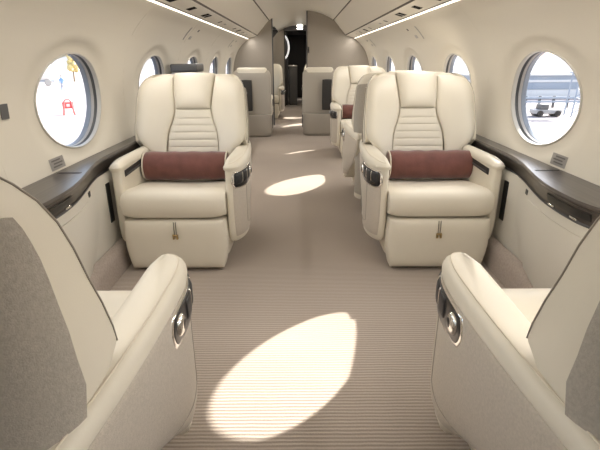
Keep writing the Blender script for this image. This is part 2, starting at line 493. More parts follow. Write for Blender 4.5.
o = empty('galley_counter', (.45, 12.9, 0)); b = MB(); b.box((-.3, -.6, 0), (.3, .6, 1.835), .01); b.build('cabinet_body', 'galley', o)
b = MB(); b.box((-.315, -.5, .1), (-.298, .5, .85), .004); b.build('door', 'black', o)
tag(o, 'black galley cabinet on the right inside the back doorway', 'cabinet')
o = empty('galley_trolley', (-.19, 12.55, 0)); b = MB(); b.box((-.12, -.15, .03), (.1, .3, 1.0), .012); b.build('trolley_body', 'grey_cab', o)
b = MB(); b.box((-.12, -.165, .97), (.1, -.15, 1.0), .004); b.build('handle', 'chrome', o)
b = MB(); b.box((-.11, -.14, 0), (.09, .29, .03)); b.build('base', 'black', o)
tag(o, 'narrow dark grey cart standing in the back doorway', 'cart')

# ------------------------------------------------------------------ side ledges with ivory side panels
def x_in(Y):
    f = sstep(1.70, 2.46, Y) + (1 - sstep(1.18, 1.62, Y))
    return .978 + .126 * min(1, f)
def xin_low(Y): return x_in(Y) + .012
for sg, side in ((-1, 'left'), (1, 'right')):
    ys = [Y0 + .0 + (8.43 - Y0) * i / 90 for i in range(91)]
    ys = sorted(ys + [1.1 + .035 * i for i in range(42)])
    root = empty('side_ledge', (sg * 1.1, 2.0, 0))
    tag(root, 'dark wood ledge with ivory panels along the %s wall under the windows' % side, 'ledge')
    def L(x, y, z): return (sg * x - sg * 1.1, y - 2.0, z)
    xo = 1.186
    b = MB(); b.loft([[L(xo, y, .634), L(x_in(y) + .004, y, .634), L(x_in(y) - .002, y, .638), L(x_in(y) - .003, y, .648), L(x_in(y) + .004, y, .656), L(xo, y, .656)] for y in ys])
    b.build('ledge_top', 'wood', root)
    b = MB(); b.loft([[L(x_in(y) + .006, y, .635), L(x_in(y) + .018, y, .575), L(x_in(y) + .03, y, .575), L(x_in(y) + .03, y, .635)] for y in ys])
    b.build('fascia', 'wood', root)
    b = MB(); b.loft([[L(x_in(y) + .014, y, .578), L(x_in(y) + .012, y, .572), L(x_in(y) + .016, y, .566), L(x_in(y) + .026, y, .570)] for y in ys])
    b.build('fascia_rail', 'charcoal', root)
    # recessed slot in fascia
    sl = [1.52 + .02 * i for i in range(15)]
    b = MB(); b.loft([[L(x_in(y) + .0035, y, .622), L(x_in(y) + .0105, y, .594), L(x_in(y) + .025, y, .594), L(x_in(y) + .025, y, .622)] for y in sl])
    b.build('fascia_slot', 'black', root)
    for yy in (1.60, 1.76):
        b = MB(); b.box(L(x_in(yy) + .008, yy - .022, .578) if sg > 0 else L(x_in(yy) + .02, yy - .022, .578), L(x_in(yy) + .02, yy + .022, .586) if sg > 0 else L(x_in(yy) + .008, yy + .022, .586), .002); b.build('catch', 'chrome', root)
    # lid seam / finger slot on top
    b = MB(); c0, c1 = L(1.06, 2.05, .6555), L(1.17, 2.064, .6575)
    b.box((min(c0[0], c1[0]), c0[1], c0[2]), (max(c0[0], c1[0]), c1[1], c1[2])); b.build('finger_slot', 'dark', root)
    # ivory side panel : bulging surface below the ledge
    def sp(y, b_):           # b_ 0 bottom..1 top
        z = .10 + (.57 - .10) * b_
        x = x_in(y) * 1.0 + .022 + .045 * (1 - b_) ** 1.6 - .012 * math.sin(PI * b_)
        return L(min(x, 1.104), y, z)
    b = MB(); b.grid([[sp(y, i / 14) for i in range(15)] for y in ys]); b.build('side_panel', 'side', root)
    # raised inset door in front of the passengers
    b = MB(); b.pad(lambda a, c: sp(1.28 + a * .80, .10 + .80 * c), 26, 16, .010, .004, ex=14, k=.10, flip=(sg < 0)); b.build('panel_door', 'side', root)
    # flat black panel put in for the dark recess at the end of the bulge
    b = MB(); b.pad(lambda a, c: sp(2.385 + a * .05, .40 + .48 * c), 6, 10, .003, .004, k=.02, flip=(sg < 0)); b.build('black_recess_panel', 'black', root)
    b = MB(); b.pad(lambda a, c: sp(2.10 + a * .035, .90 + .05 * c), 6, 6, .003, .003, k=.02, flip=(sg < 0)); b.build('vent', 'black', root)
    # plinth along the floor
    b = MB()
    b.loft([[L(min(1.055, x_in(y) + .035), y, 0), L(min(1.06, x_in(y) + .03), y, .10), L(min(1.07, x_in(y) + .045), y, .14), L(1.098, y, .165), L(1.098, y, 0)] for y in ys])
    o = b.build('baseboard_' + side, 'plinth', None); o.location = (sg * 1.1, 2.0, 0); tag(o, kind='structure')

    # placard on wall
    t = TL + .056
    o = empty('placard', wall_pt(sg, 2.11, t)); o.rotation_euler = (0, 0, 0)
    P0 = Vector(o.location)
    def wp(y, tt_, off): return Vector(wall_pt(sg, y, tt_, -off)) - P0
    b = MB(); b.pad(lambda a, c: wp(2.045 + .13 * a, t - .03 + .055 * c, .001), 6, 6, .002, .0, k=.02, flip=(sg < 0)); b.build('plate', 'label', o)
    for i, (w0, w1) in enumerate(((.02, .10), (.03, .11), (.015, .095))):
        b = MB(); b.pad(lambda a, c: wp(2.045 + w0 + (w1 - w0) * a, t - .018 + .014 * i + .006 * c, .0035), 4, 3, .0004, .0, k=.02, flip=(sg < 0)); b.build('text_line', 'label_ink', o)
    tag(o, 'small grey placard with faint text lines on the %s wall above the ledge' % side, 'placard')
    # slim switches and sensors on the wall high up
    for gi, (Y, big) in enumerate(((4.55, 1), (7.3, 0))):
        o = empty('wall_fitting', wall_pt(sg, Y, LEN - .17)); P1 = Vector(o.location)
        def wq(y, tt_, off): return Vector(wall_pt(sg, y, tt_, -off)) - P1
        def q(y0, y1, t0, t1, nm, m): 
            b = MB(); b.pad(lambda a, c: wq(y0 + (y1 - y0) * a, t0 + (t1 - t0) * c, .0015), 4, 4, .003, .0015, k=.02, flip=(sg < 0)); b.build(nm, m, o)
        q(Y - .16, Y - .135, LEN - .24, LEN - .10, 'bar', 'silver')
        q(Y + .16, Y + .20, LEN - .13, LEN - .105, 'sensor', 'charcoal')
        q(Y + .02, Y + .10, LEN - .225, LEN - .19, 'switch', 'silver')
        tag(o, 'cluster of a slim bar and two switches high on the %s wall, %s one' % (side, 'nearer' if gi == 0 else 'farther'), 'switch', 'switch clusters high on the %s wall' % side)
    # vertical joints between wall panels
    for j, yj in enumerate([w + .69 for w in WIN[2:7]]):
        b = MB(); b.tube([wall_pt(sg, yj, TL + .03 + (LEN - TL - .05) * i / 14, .0015) for i in range(15)], .0022, 5)
        tag(b.build('trim_%d' % (10 + j + (0 if sg < 0 else 10)), 'wall'), kind='structure')
o = empty('wall_switch', wall_pt(-1, 1.84, TC + .02)); b = MB(); P2 = Vector(o.location)
b.pad(lambda a, c: Vector(wall_pt(-1, 1.80 + .05 * a, TC - .02 + .06 * c, -.002)) - P2, 6, 6, .004, .002, k=.05, flip=True); b.build('plate', 'slate', o)
tag(o, 'small dark wall switch left of the nearest left window', 'switch')

# ------------------------------------------------------------------ lounge seats
def yc(z): return smooth_tab([(.36, .50), (.45, .515), (.55, .54), (.66, .570), (.81, .622), (.92, .664), (1.03, .730), (1.07, .765)], z)
def ywing(z): return smooth_tab([(.36, .46), (.55, .485), (.66, .505), (.81, .560), (.92, .598), (1.03, .676), (1.07, .725)], z)
def Sback(x, z):
    f = sstep(.13, .34, abs(x))
    return (x, yc(z) * (1 - f) + ywing(z) * f, z)
def halfw(z):
    w = lerp_tab([(.36, .335), (.58, .345), (.62, .352), (.68, .360), (.76, .360), (.86, .352), (.95, .345), (1.06, .322)], z)
    return w
ZT = 1.058
def arm_path(kind):
    """plan outline of an arm, ordered inner rear -> inner front -> outer front -> outer rear"""
    pts = []
    if kind == 'aisle':
        xi, xo, ri, ro, rx = .287, .388, .022, .19, .076; yr = .80; taper = .042
    else:
        xi, xo, ri, ro, rx = .284, .338, .02, .022, .022; yr = .80; taper = .0
    for i in range(9): pts.append((xi, yr - (yr - ri) * i / 9))
    for i in range(6):
        a = PI + (PI / 2) * i / 5; pts.append((xi + ri + ri * math.cos(a), ri + ri * math.sin(a)))
    pts_front = len(pts)
    for i in range(9):
        a = -PI / 2 + (PI / 2) * i / 8; pts.append((xo - rx + rx * math.cos(a), ro + ro * math.sin(a)))
    for i in range(1, 15):
        y = ro + (yr - ro) * i / 14; pts.append((xo - taper * ((y - ro) / (yr - ro)) ** 2, y))
    return pts
YR = [(.14, .20), (.2, .28), (.3, .47), (.4, .66), (.5, .76), (.6, .80)]
def arm_pt(p, z, off=0., c=None):
    x, y = p
    yr = smooth_tab(YR, z)
    if y > .19: y = .19 + (y - .19) * (yr - .19) / .61
    y += .05 * max(0, (.30 - z) / .16) ** 2 * .5
    return (x, y, z)
def path_lerp(pts, s):
    """point at fraction of length"""
    ds = [0]
    for a, b in zip(pts, pts[1:]): ds.append(ds[-1] + math.hypot(b[0] - a[0], b[1] - a[1]))
    t = s * ds[-1]
    for i in range(len(pts) - 1):
        if t <= ds[i + 1] + 1e-9:
            f = (t - ds[i]) / max(1e-9, ds[i + 1] - ds[i]); a, b = pts[i], pts[i + 1]
            return (a[0] + (b[0] - a[0]) * f, a[1] + (b[1] - a[1]) * f)
    return pts[-1]
def outset(pts, d):
    n = len(pts); out = []
    for i in range(n):
        a, b = pts[i - 1], pts[(i + 1) % n]
        tx, ty = b[0] - a[0], b[1] - a[1]; l = math.hypot(tx, ty) or 1
        out.append((pts[i][0] + d * (-(-ty) / l) * -1 if False else pts[i][0] + d * (ty / l), pts[i][1] - d * (tx / l)))
    return out

def make_seat(s):
    root = empty('lounge_seat')
    def B(mb, name, m, parent=None): return mb.mirror(s).build(name, m, parent or root)
    # --- base
    mb = MB(); mb.box((-.24, .10, 0), (.24, .62, .06), .01); B(mb, 'floor_track', 'charcoal')
    mb = MB(); mb.box((-.280, .03, .055), (.285, .70, .30), .03); B(mb, 'base', 'leather')
    # --- leg rest
    def leg(a, c):
        z = .018 + (.312 - .018) * c; x = (-1 + 2 * a) * (.268 + .016 * c + .010 * math.sin(PI * c))
        return (x, -.050 + .004 * math.cos(PI * (a - .5)), z)
    mb = MB(); mb.pad(leg, 22, 16, .026, .08, ex=6, k=.05); lr = B(mb, 'leg_rest', 'leather')
    mb = MB(); mb.tube([(.0, -.073, .308), (.0, -.0775, .27), (.002, -.0785, .235)], .002, 6)
    mb.tube([(.012, -.073, .308), (.012, -.0775, .27), (.012, -.0785, .235)], .002, 6); B(mb, 'pull_cord', 'seam', lr)
    mb = MB(); mb.box((-.010, -.084, .208), (.000, -.072, .232), .002); mb.box((.010, -.084, .208), (.020, -.072, .232), .002); mb.box((-.010, -.084, .226), (.02, -.072, .236), .002); B(mb, 'buckle', 'brass', lr)
    # --- cushion
    pf = [(.02, .318), (-.03, .319), (-.056, .328), (-.070, .350), (-.076, .39), (-.074, .430), (-.062, .456), (-.034, .471), (.03, .475), (.10, .468), (.22, .450), (.36, .432), (.54, .405), (.54, .33)]
    n = 24; rings = []
    for i in range(n + 1):
        u = -1 + 2 * i / n; u = math.copysign(abs(u) ** .8, u)
        e = (1 - abs(u) ** 9)
        row = []
        for (y, z) in pf:
            cy, cz = .25, .385
            q = .93 + .07 * e
            zz = cz + (z - cz) * (.80 + .20 * e); yy = cy + (y - cy) * q
            if z > .40 and y > .02: zz -= .010 * math.sin(PI * (1 - abs(u)) * .5) * sstep(.02, .2, y)
            row.append((u * .286, yy, zz))
        rings.append(row)
    mb = MB(); mb.loft(rings); cu = B(mb, 'seat_cushion', 'leather')
    mb = MB(); mb.tube([(-.18 + .36 * i / 16, .10, .4555) for i in range(17)], .0022, 6); B(mb, 'seam', 'leather', cu)
    # --- back shell
    rings = []
    zs = [.10, .12, .2, .36, .45, .55, .585, .592, .60, .612, .625, .64, .655, .67, .70, .76, .82, .88, .93, .97, 1.0, 1.02, 1.036, 1.048, 1.055, ZT]
    def shell_ring(z, grow=0.):
        w = halfw(z); top = max(0., (z - .95) / (ZT - .95))
        w -= .075 * (1 - math.sqrt(max(0, 1 - top ** 2.6)))
        yw = ywing(min(z, ZT)) + .018 * top ** 2
        yrear = max(yw + .14, .785)  # lower rear filled out to block sun between the back-to-back seats
        yrear -= .075 * top ** 3
        if z < .66: yw = lerp_tab([(.36, .625), (.592, .625), (.612, .56), (.66, ywing(.66))], z)
        T = yrear - yw
        ring = []
        for i in range(29):
            a = PI * i / 28; c, d = math.cos(a), math.sin(a)
            ring.append(((w + grow) * math.copysign(abs(c) ** .5, c), yw + (T + grow) * abs(d) ** .62, z))
        for i in range(1, 20):
            x = -w + 2 * w * i / 20
            f = 1 - sstep(.13, .34, abs(x))
            ring.append((x, yw + .012 + min(.07, T * .6) * f, z))
        return ring
    for z in zs: rings.append(shell_ring(z))
    mb = MB(); mb.loft(rings); sh = B(mb, 'back_shell', 'leather')
    for sx in (-1, 1):
        mb = MB(); mb.tube([(sx * (shell_ring(z)[0][0] + .0005), shell_ring(z)[0][1] + .001, z) for z in (.66, .70, .76, .82, .88, .93, .97, 1.0, 1.02, 1.036)], .0018, 6); B(mb, 'piping', 'seam_leather', sh)
    def rear(a, c):
        z = .13 + (.985 - .13) * c
        r = shell_ring(z); 
        t0 = smooth_tab([(.1, 1.5), (.5, 1.6), (.58, 1.7), (.68, 2.7), (.80, 2.3), (.92, 1.8), (1.0, 1.7)], z); t = t0 + (28 - 2 * t0) * a; i = int(t); f = t - i
        p, q = Vector(r[i]), Vector(r[min(i + 1, 28)])
        return p.lerp(q, f)
    mb = MB(); mb.pad(rear, 26, 22, .010, .012, ex=12, k=.08, flip=True); B(mb, 'back_panel', 'fabric', sh)
    # --- back cushions : headrest, quilted middle, two bolsters
    def mid_half(z): return smooth_tab([(.40, .165), (.55, .168), (.62, .167), (.70, .158), (.78, .130), (.84, .118), (.92, .124), (1.05, .138)], z)
    G = .0035
    def region(x0, x1, z0, z1, off=0.):
        def f(a, c):
            z = z0 + (z1 - z0) * c
            xa, xb = x0(z), x1(z); p = Sback(xa + (xb - xa) * a, z)
            return (p[0], p[1] - off, p[2])
        return f
    def top_drop(fn):
        return fn
    mb = MB(); mb.pad(region(lambda z: -mid_half(z) + G, lambda z: mid_half(z) - G, .846, 1.066), 18, 16, .030, .03, ex=5, k=.03); B(mb, 'headrest', 'leather')
    # quilted middle, five channels in one mesh
    zb = [.40, .555, .608, .655, .700, .744, .786, .842]
    mb = MB()
    for z0, z1 in zip(zb, zb[1:]):
        mb.pad(region(lambda z: -mid_half(z) + G, lambda z: mid_half(z) - G, z0 + .0003, z1 - .0003), 18, 7, .005, .02, ex=4, k=.002)
    B(mb, 'lumbar_cushion', 'leather')
    for sx in (-1, 1):
        def bol(a, c):
            z = .43 + (1.050 - .43) * c
            xi = mid_half(z) + G
            top = max(0., (z - .96) / (1.06 - .96))
            xo = lerp_tab([(.43, .27), (.60, .272), (.645, .32), (.68, .350), (.74, .354), (.82, .350), (.95, .342), (1.05, .326)], z) - .05 * top ** 2.5
            x = xi + (xo - xi) * a
            p = Sback(x, z)
            zz = p[2] - .016 * top * a
            return (sx * p[0], p[1] + .02 * max(0, (a - .8) / .2) ** 2, zz)
        mb = MB(); mb.pad(bol, 18, 26, .026, .02, ex=5, k=.03, flip=(sx < 0)); B(mb, 'bolster', 'leather')
    # --- arms
    for kind, sx in (('aisle', 1), ('window', -1)):
        path = arm_path(kind)
        def Q(p): return (sx * p[0], p[1], p[2])
        zs2 = [.148, .155, .17, .20, .25, .30, .35, .40, .45, .50, .54, .57, .585]
        rings = []
        for i, z in enumerate(zs2):
            ins = {0: -.016, 1: -.008, 2: -.002}.get(i, 0.)
            pts = outset(path, ins)
            rings.append([Q(arm_pt(p, z)) for p in pts])
        mb = MB(); mb.loft(rings); ab = B(mb, 'arm', 'leather')
        # pad
        rings = []
        for z, d in ((.578, -.012), (.576, .0), (.582, .006), (.596, .008), (.612, .006), (.624, 0.), (.631, -.010), (.634, -.022)):
            pts = outset(path, d)
            rr = []
            for (x, y) in pts:
                fall = .022 * max(0, 1 - y / .13) ** 2 * (1 if z > .60 else 0)
                rr.append(Q((x, y - .004, z - .016 * (max(0, y) / .80) * (1 if z > .59 else .2) - fall)))
            rings.append(rr)
        mb = MB(); mb.loft(rings); pd = B(mb, 'armrest_pad', 'leather', ab)
        if kind == 'aisle':
            pts = outset(path, -.014)
            mb = MB(); mb.tube([Q((x, y - .004, .6325 - .016 * (max(0, y) / .80) - .022 * max(0, 1 - y / .13) ** 2)) for x, y in pts[15:]], .0022, 6, caps=True)
            B(mb, 'piping', 'piping', pd)
        outer = path[15:]            # from front, round the outer corner, to the rear
        fl = (sx < 0)
        def side_srf(s0, s1, z0, z1, off):
            pts = outset(path, off)[15:]
            def f(a, c):
                z = z0 + (z1 - z0) * c
                return Q(arm_pt(path_lerp(pts, s0 + (s1 - s0) * a), z))
            return f
        if kind == 'aisle':
            mb = MB(); mb.pad(side_srf(.02, .985, .185, .572, .001), 26, 16, .006, .004, ex=16, k=.03, flip=fl); spn = B(mb, 'side_panel', 'panel_fabric', ab)
            ps_ = outset(path, .0068)[15:]
            zz = [(.185, .55 - .30 * i / 12) for i in range(13)] + [(.185 + .02 * i, .245 - .004 * min(i, 3)) for i in range(1, 38)]
            mb = MB(); mb.tube([Q(arm_pt(path_lerp(ps_, a_), z_)) for a_, z_ in zz], .0022, 6); B(mb, 'seam', 'seam_leather', spn)
            mb = MB(); mb.pad(side_srf(.010, .41, .470, .572, .006), 20, 10, .005, .003, ex=14, k=.22, flip=fl); cp = B(mb, 'control_panel', 'chrome', ab)
            mb = MB(); mb.pad(side_srf(.018, .402, .477, .569, .0085), 20, 10, .004, .003, ex=14, k=.22, flip=fl); B(mb, 'control_recess', 'black', cp)
            for j, (a0, a1) in enumerate(((.035, .105), (.120, .190), (.205, .272))):
                mb = MB(); mb.pad(side_srf(a0, a1, .500, .562, .0125), 6, 8, .006, .003, ex=6, k=.08, flip=fl); B(mb, 'switch', 'switch', cp)
            for j, (a0, a1) in enumerate(((.022, .030), (.107, .118), (.192, .203))):
                mb = MB(); mb.pad(side_srf(a0, a1, .505, .562, .013), 4, 8, .004, .002, ex=6, k=.08, flip=fl); B(mb, 'switch_divider', 'chrome', cp)
            mb = MB(); mb.pad(side_srf(.310, .380, .498, .556, .0125), 10, 10, .010, .004, ex=3, k=.45, flip=fl); kn = B(mb, 'knob', 'chrome', cp)
            mb = MB(); mb.pad(side_srf(.328, .362, .512, .542, .020), 8, 8, .004, .002, ex=3, k=.45, flip=fl); B(mb, 'knob_centre', 'black', kn)
        else:
            ip = list(reversed(path[:13]))      # inner face from front to rear
            def inner(a, c):
                p = path_lerp(ip, .08 + .62 * a); z = .530 + .038 * c
                return Q((p[0] - .001, p[1], z + .012 * a))
            mb = MB(); mb.pad(inner, 14, 6, .003, .004, ex=14, k=.02, flip=not fl); B(mb, 'recess', 'dark', ab)
            def inner2(a, c):
                p = path_lerp(ip, .11 + .56 * a); z = .537 + .010 * c
                return Q((p[0] - .004, p[1], z + .012 * a))
            mb = MB(); mb.pad(inner2, 10, 5, .003, .003, ex=10, k=.02, flip=not fl); B(mb, 'recess_rail', 'charcoal', ab)
    return root

seatP, seatM = make_seat(1), make_seat(-1)
SEATS = [
    (1, -.74, 2.41, 0, 'cream leather seat facing us on the left of the aisle, holding a rust bolster'),
    (-1, .74, 2.41, 0, 'cream leather seat on the right, nearest of the two right seats facing us'),
    (-1, -.74, 1.22, PI, 'cream seat in the left foreground seen from behind, grey fabric back'),
    (1, .74, 1.22, PI, 'cream seat in the right foreground seen from behind, cut by the frame'),
    (1, .74, 4.18, PI, 'cream seat turned away, back to back behind the nearest right facing seat'),
    (-1, .74, 5.45, 0, 'second cream seat facing us on the right, farther down the aisle'),
    (1, -.74, 9.35, 0, 'cream seat beyond the partition, glimpsed through the opening on the left'),
    (-1, .42, 10.2, 0, 'cream seat beyond the partition, glimpsed through the opening on the right'),
]
used = {1: False, -1: False}
for s, x, y, rz, lab in SEATS:
    p = seatP if s > 0 else seatM
    o = p if not used[s] else copy_tree(p)
    used[s] = True
    o.location = (x, y, 0); o.rotation_euler = (0, 0, rz)
    tag(o, lab, 'seat', 'cream lounge seats')

# ------------------------------------------------------------------ rust bolsters
def make_bolster():
    root = empty('bolster_pillow')
    R, L = .090, .262
    prof_ = [(0.0, -L), (.05, -L + .001), (R - .012, -L + .004), (R - .002, -L + .014)]
    prof_ += [(R + .002 * math.sin(i * 1.7), -L + .03 + (2 * L - .06) * i / 14) for i in range(15)]
    prof_ += [(R - .002, L - .014), (R - .012, L - .004), (.05, L - .001), (0.0, L)]
    mb = MB(); mb.lathe([(max(r, .0005), h) for r, h in prof_], (0, 0, 0), 'x', 32); mb.build('cover', 'velvet', root)
    for sx in (-1, 1):
        mb = MB(); mb.tube([(sx * (L - .006), (R - .004) * math.cos(2 * PI * k / 36), (R - .004) * math.sin(2 * PI * k / 36)) for k in range(36)], .0048, 8, closed=True); mb.build('piping', 'piping', root)
    return root
bol = make_bolster()
PIL = [(-.752, 2.80, .520, 'rust velvet bolster pillow across the left seat facing us'),
       (.775, 2.80, .520, 'rust velvet bolster pillow across the nearest right seat facing us'),
       (.75, 5.84, .520, 'rust velvet bolster pillow on the farther right seat, half hidden')]
for i, (x, y, z, lab) in enumerate(PIL):
    o = bol if i == 0 else copy_tree(bol)
    o.location = (x, y, z); o.rotation_euler = (.6 * i, 0, 0)
    tag(o, lab, 'pillow', 'rust bolster pillows')

# ------------------------------------------------------------------ high-backed conference seats facing aft
def make_conf(w, backs, pocket_x, s, name):
    """w half width; origin at the rear face centre; +y = away from the camera, s = side of the aisle"""
    root = empty(name)
    def rr(hw, y0, y1, r, z, n=6):
        pts = []
        for cx, cy, a0 in ((hw - r, y0 + r, -PI/2), (hw - r, y1 - .02, 0), (-hw + r, y1 - .02, PI/2), (-hw + r, y0 + r, PI)):
            rad = r if cy < (y0 + y1) / 2 else .02
            xx = cx if cy < (y0 + y1) / 2 else math.copysign(hw - .02, cx)
            for i in range(n + 1):
                a = a0 + PI / 2 * i / n; pts.append((xx + rad * math.cos(a), cy + rad * math.sin(a), z))
        return pts
    mb = MB(); mb.loft([rr(w - d, .0 + d, .16 - d * .3, .11, z) for z, d in ((.345, .004), (.35, 0), (.88, 0), (.94, .004), (.965, .014), (.985, .03), (.993, .05))]); sh = mb.build('shell', 'shell', root)
    mb = MB(); mb.loft([rr(w - d, .006 + d, .66, .11, z) for z, d in ((.0, .03), (.02, .012), (.05, .004), (.335, .004), (.342, .010))]); mb.build('base', 'shell', root)
    for px in pocket_x:
        mb = MB(); mb.pad(lambda a, c: (px - .085 + .17 * a, -.003, .40 + .46 * c), 10, 12, .008, .004, ex=12, k=.06); mb.build('literature_pocket', 'dark', sh)
    for bx, hw in backs:
        mb = MB(); mb.box((bx - hw + .05, .13, .40), (bx + hw - .05, .27, 1.01), .05); mb.build('backrest', 'leather', root)
        mb = MB(); mb.box((bx - hw + .06, .10, .86), (bx + hw - .06, .25, 1.03), .035); mb.build('headrest', 'leather', root)
        mb = MB(); mb.box((bx - hw + .05, .20, .33), (bx + hw - .05, .72, .45), .04); mb.build('seat_cushion', 'leather', root)
    for sx in (-1, 1):
        mb = MB(); mb.box((min(sx * w, sx * (w - .085)), .10, .30), (max(sx * w, sx * (w - .085)), .68, .60), .03); ar = mb.build('armrest', 'leather', root)
        if sx == s:
            mb = MB(); mb.box((min(sx * (w + .004), sx * (w - .02)), .38, .44), (max(sx * (w + .004), sx * (w - .02)), .62, .54), .006); mb.build('control_panel', 'black', ar)
            mb = MB(); mb.box((min(sx * (w + .008), sx * (w - .02)), .30, .10), (max(sx * (w + .008), sx * (w - .02)), .60, .30), .01); mb.build('side_pocket', 'charcoal', ar)
    return root
cs = make_conf(.288, [(0, .288)], [-.075], 1, 'conference_seat'); cs.location = (-.765, 7.1, 0)
tag(cs, 'upright grey-beige seat seen from behind on the left by the partition', 'seat')
cd = make_conf(.525, [(-.26, .27), (.26, .27)], [-.14, .36], -1, 'double_conference_seat'); cd.location = (.535, 7.2, 0)
tag(cd, 'wide grey-beige double seat seen from behind on the right by the partition', 'seat')

# ------------------------------------------------------------------ credenza and appliance behind the left seat
o = empty('credenza', (-.905, 5.0, 0))
b = MB(); b.box((-.14, -1.4, 0), (.12, 1.4, .03)); b.build('plinth', 'charcoal', o)
b = MB(); b.box((-.15, -1.45, .03), (.13, 1.45, .70), .008); b.build('body', 'side', o)
b = MB(); b.box((-.155, -1.46, .70), (.145, 1.46, .73), .006); b.build('top', 'wood', o)
for i in range(4):
    d = MB().box((.13, -1.42 + .71 * i, .07), (.145, -.74 + .71 * i, .66), .005).build('door', 'side', o)
    MB().box((.145, -1.12 + .71 * i, .58), (.155, -1.02 + .71 * i, .60), .003).build('handle', 'chrome', d)
tag(o, 'low ivory credenza with dark wood top behind the left facing seat', 'cabinet')
o = empty('coffee_machine', (-1.035, 4.28, .73))
b = MB(); b.box((-.12, -.14, 0), (.105, .14, .24), .012); b.build('body', 'black', o)
b = MB(); b.box((-.12, -.15, .24), (.10, .15, .315), .012); b.build('front_band', 'silver', o)
b = MB(); b.box((-.125, -.15, .318), (.11, .15, .385), .014); b.build('lid', 'slate', o)
tag(o, 'dark grey boxy appliance with a pale band peeking over the left seat back', 'appliance')

# ------------------------------------------------------------------ outside the windows
GZ = -2.2
b = MB(); b.box((-400, -300, GZ - .2), (400, 500, GZ)); tag(b.build('ground', 'tarmac'), kind='structure')
def person(loc):
    root = empty('person', loc)
    me = bpy.data.meshes.new('body')
    J = [(0,0,.95),(0,0,1.15),(0,0,1.38),(0,0,1.52),(0,.01,1.66),(.09,0,.92),(.11,.02,.50),(.12,0,.06),(.13,-.14,.03),(-.09,0,.92),(-.12,-.06,.50),(-.14,.02,.06),(-.15,-.12,.03),(.19,0,1.40),(.26,.02,1.12),(.28,-.10,.88),(-.19,0,1.40),(-.27,.02,1.12),(-.26,-.12,.90)]
    E = [(0,1),(1,2),(2,3),(3,4),(0,5),(5,6),(6,7),(7,8),(0,9),(9,10),(10,11),(11,12),(2,13),(13,14),(14,15),(2,16),(16,17),(17,18)]
    Rr = [.14,.14,.15,.06,.10,.09,.065,.05,.04,.09,.065,.05,.04,.07,.05,.04,.07,.05,.04]
    me.from_pydata(J, E, [])
    ob = bpy.data.objects.new('body', me); COL.objects.link(ob); ob.parent = root
    sk = ob.modifiers.new('skin', 'SKIN')
    for i, d in enumerate(me.skin_vertices[0].data):
        d.radius = (Rr[i], Rr[i] * .85); d.use_root = (i == 0)
    ob.modifiers.new('sub', 'SUBSURF').render_levels = 1
    me.materials.append(M['blue'])
    b = MB(); b.lathe([(.001, .50), (.14, .52), (.16, .75), (.165, .98), (.15, 1.0), (.001, 1.0)], (0, 0, 0), 'z', 16); b.build('trousers', 'trouser', root)
    b = MB(); b.lathe([(.001, 1.68), (.09, 1.69), (.108, 1.72), (.08, 1.79), (.001, 1.80)], (0, .01, 0), 'z', 16); b.build('hair', 'hair', root)
    return root
o = person((-26.2, 52.0, GZ)); tag(o, 'distant person in blue standing on the apron outside the left window', 'person')
o = empty('red_stand', (-15.1, 30.2, GZ)); o.rotation_euler = (0, 0, .5)
b = MB()
for sx in (-1, 1):
    for sy in (-1, 1): b.tube([(sx * .32, sy * .3, 0), (sx * .2, sy * .06, .85)], .05, 8)
b.build('legs', 'red', o)
b = MB(); b.box((-.33, -.10, .40), (.33, .10, .80), .03); b.build('panel', 'red', o)
b = MB(); b.box((-.10, -.115, .52), (.10, -.09, .68), .01); b.build('emblem', 'white', o)
b = MB(); b.tube([(-.2, 0, .78), (-.12, 0, .95), (.12, 0, .95), (.2, 0, .78)], .04, 8); b.build('handle', 'red', o)
tag(o, 'small red stand on the apron outside the left window', 'stand')
o = empty('tank_trailer', (-36.5, 66, GZ)); o.rotation_euler = (0, 0, .5)
b = MB(); b.lathe([(.01, -2.1), (.8, -2.0), (1.2, -1.6), (1.3, -.8), (1.3, .8), (1.2, 1.6), (.8, 2.0), (.01, 2.1)], (0, 0, 1.9), 'x', 24); b.build('tank', 'white', o)
for sx in (-1, 1):
    b = MB(); b.lathe([(.01, -.9), (.42, -.88), (.45, -.7), (.45, .7), (.42, .88), (.01, .9)], (sx * 1.2, 0, .45), 'y', 18); b.build('wheel', 'silver', o)
b = MB(); b.box((-2, -.7, .55), (2, .7, .75), .03); b.build('chassis', 'steel', o)
tag(o, 'white rounded tank trailer far away outside the left window', 'trailer')
def tree(loc, h, r, lab):
    root = empty('tree', loc)
    b = MB(); b.tube([(0, 0, 0), (.05, 0, h * .3), (0, .05, h * .62)], [.16, .12, .06], 8); b.build('trunk', 'bark', root)
    b = MB()
    for i in range(16):
        a, q = random.uniform(0, 2 * PI), random.uniform(0, .7)
        c = Vector((r * q * math.cos(a), r * q * math.sin(a), h * .68 + random.uniform(-.3, .32) * h * .8)); rad = r * random.uniform(.28, .5)
        rings = []
        for j in range(1, 8):
            th = PI * j / 8
            rings.append([c + Vector((math.sin(th) * math.cos(2*PI*k/10), math.sin(th) * math.sin(2*PI*k/10), math.cos(th))) * rad * random.uniform(.8, 1.15) for k in range(10)])
        b.loft(rings)
    b.build('crown', 'leaf', root); tag(root, lab, 'tree')
tree((-37.6, 79, GZ), 4.4, 1.3, 'yellow leafed tree beyond the apron outside the left window')
# apron joints / stripes
for i, (x0, x1, y, w) in enumerate(((-34, -8, 40.6, .22), (-26, -16, 30.5, .16), (-22, -7, 24.6, .11), (-20, -7, 22.6, .09))):
    b = MB(); b.box((x0, y - w, 0), (x1, y + w, .004)); o = b.build('painted_line', 'steel'); o.location.z = GZ
    tag(o, '%s grey line across the apron outside the left window' % ('farthest', 'second farthest', 'second nearest', 'nearest')[i], 'ground marking', 'apron lines')
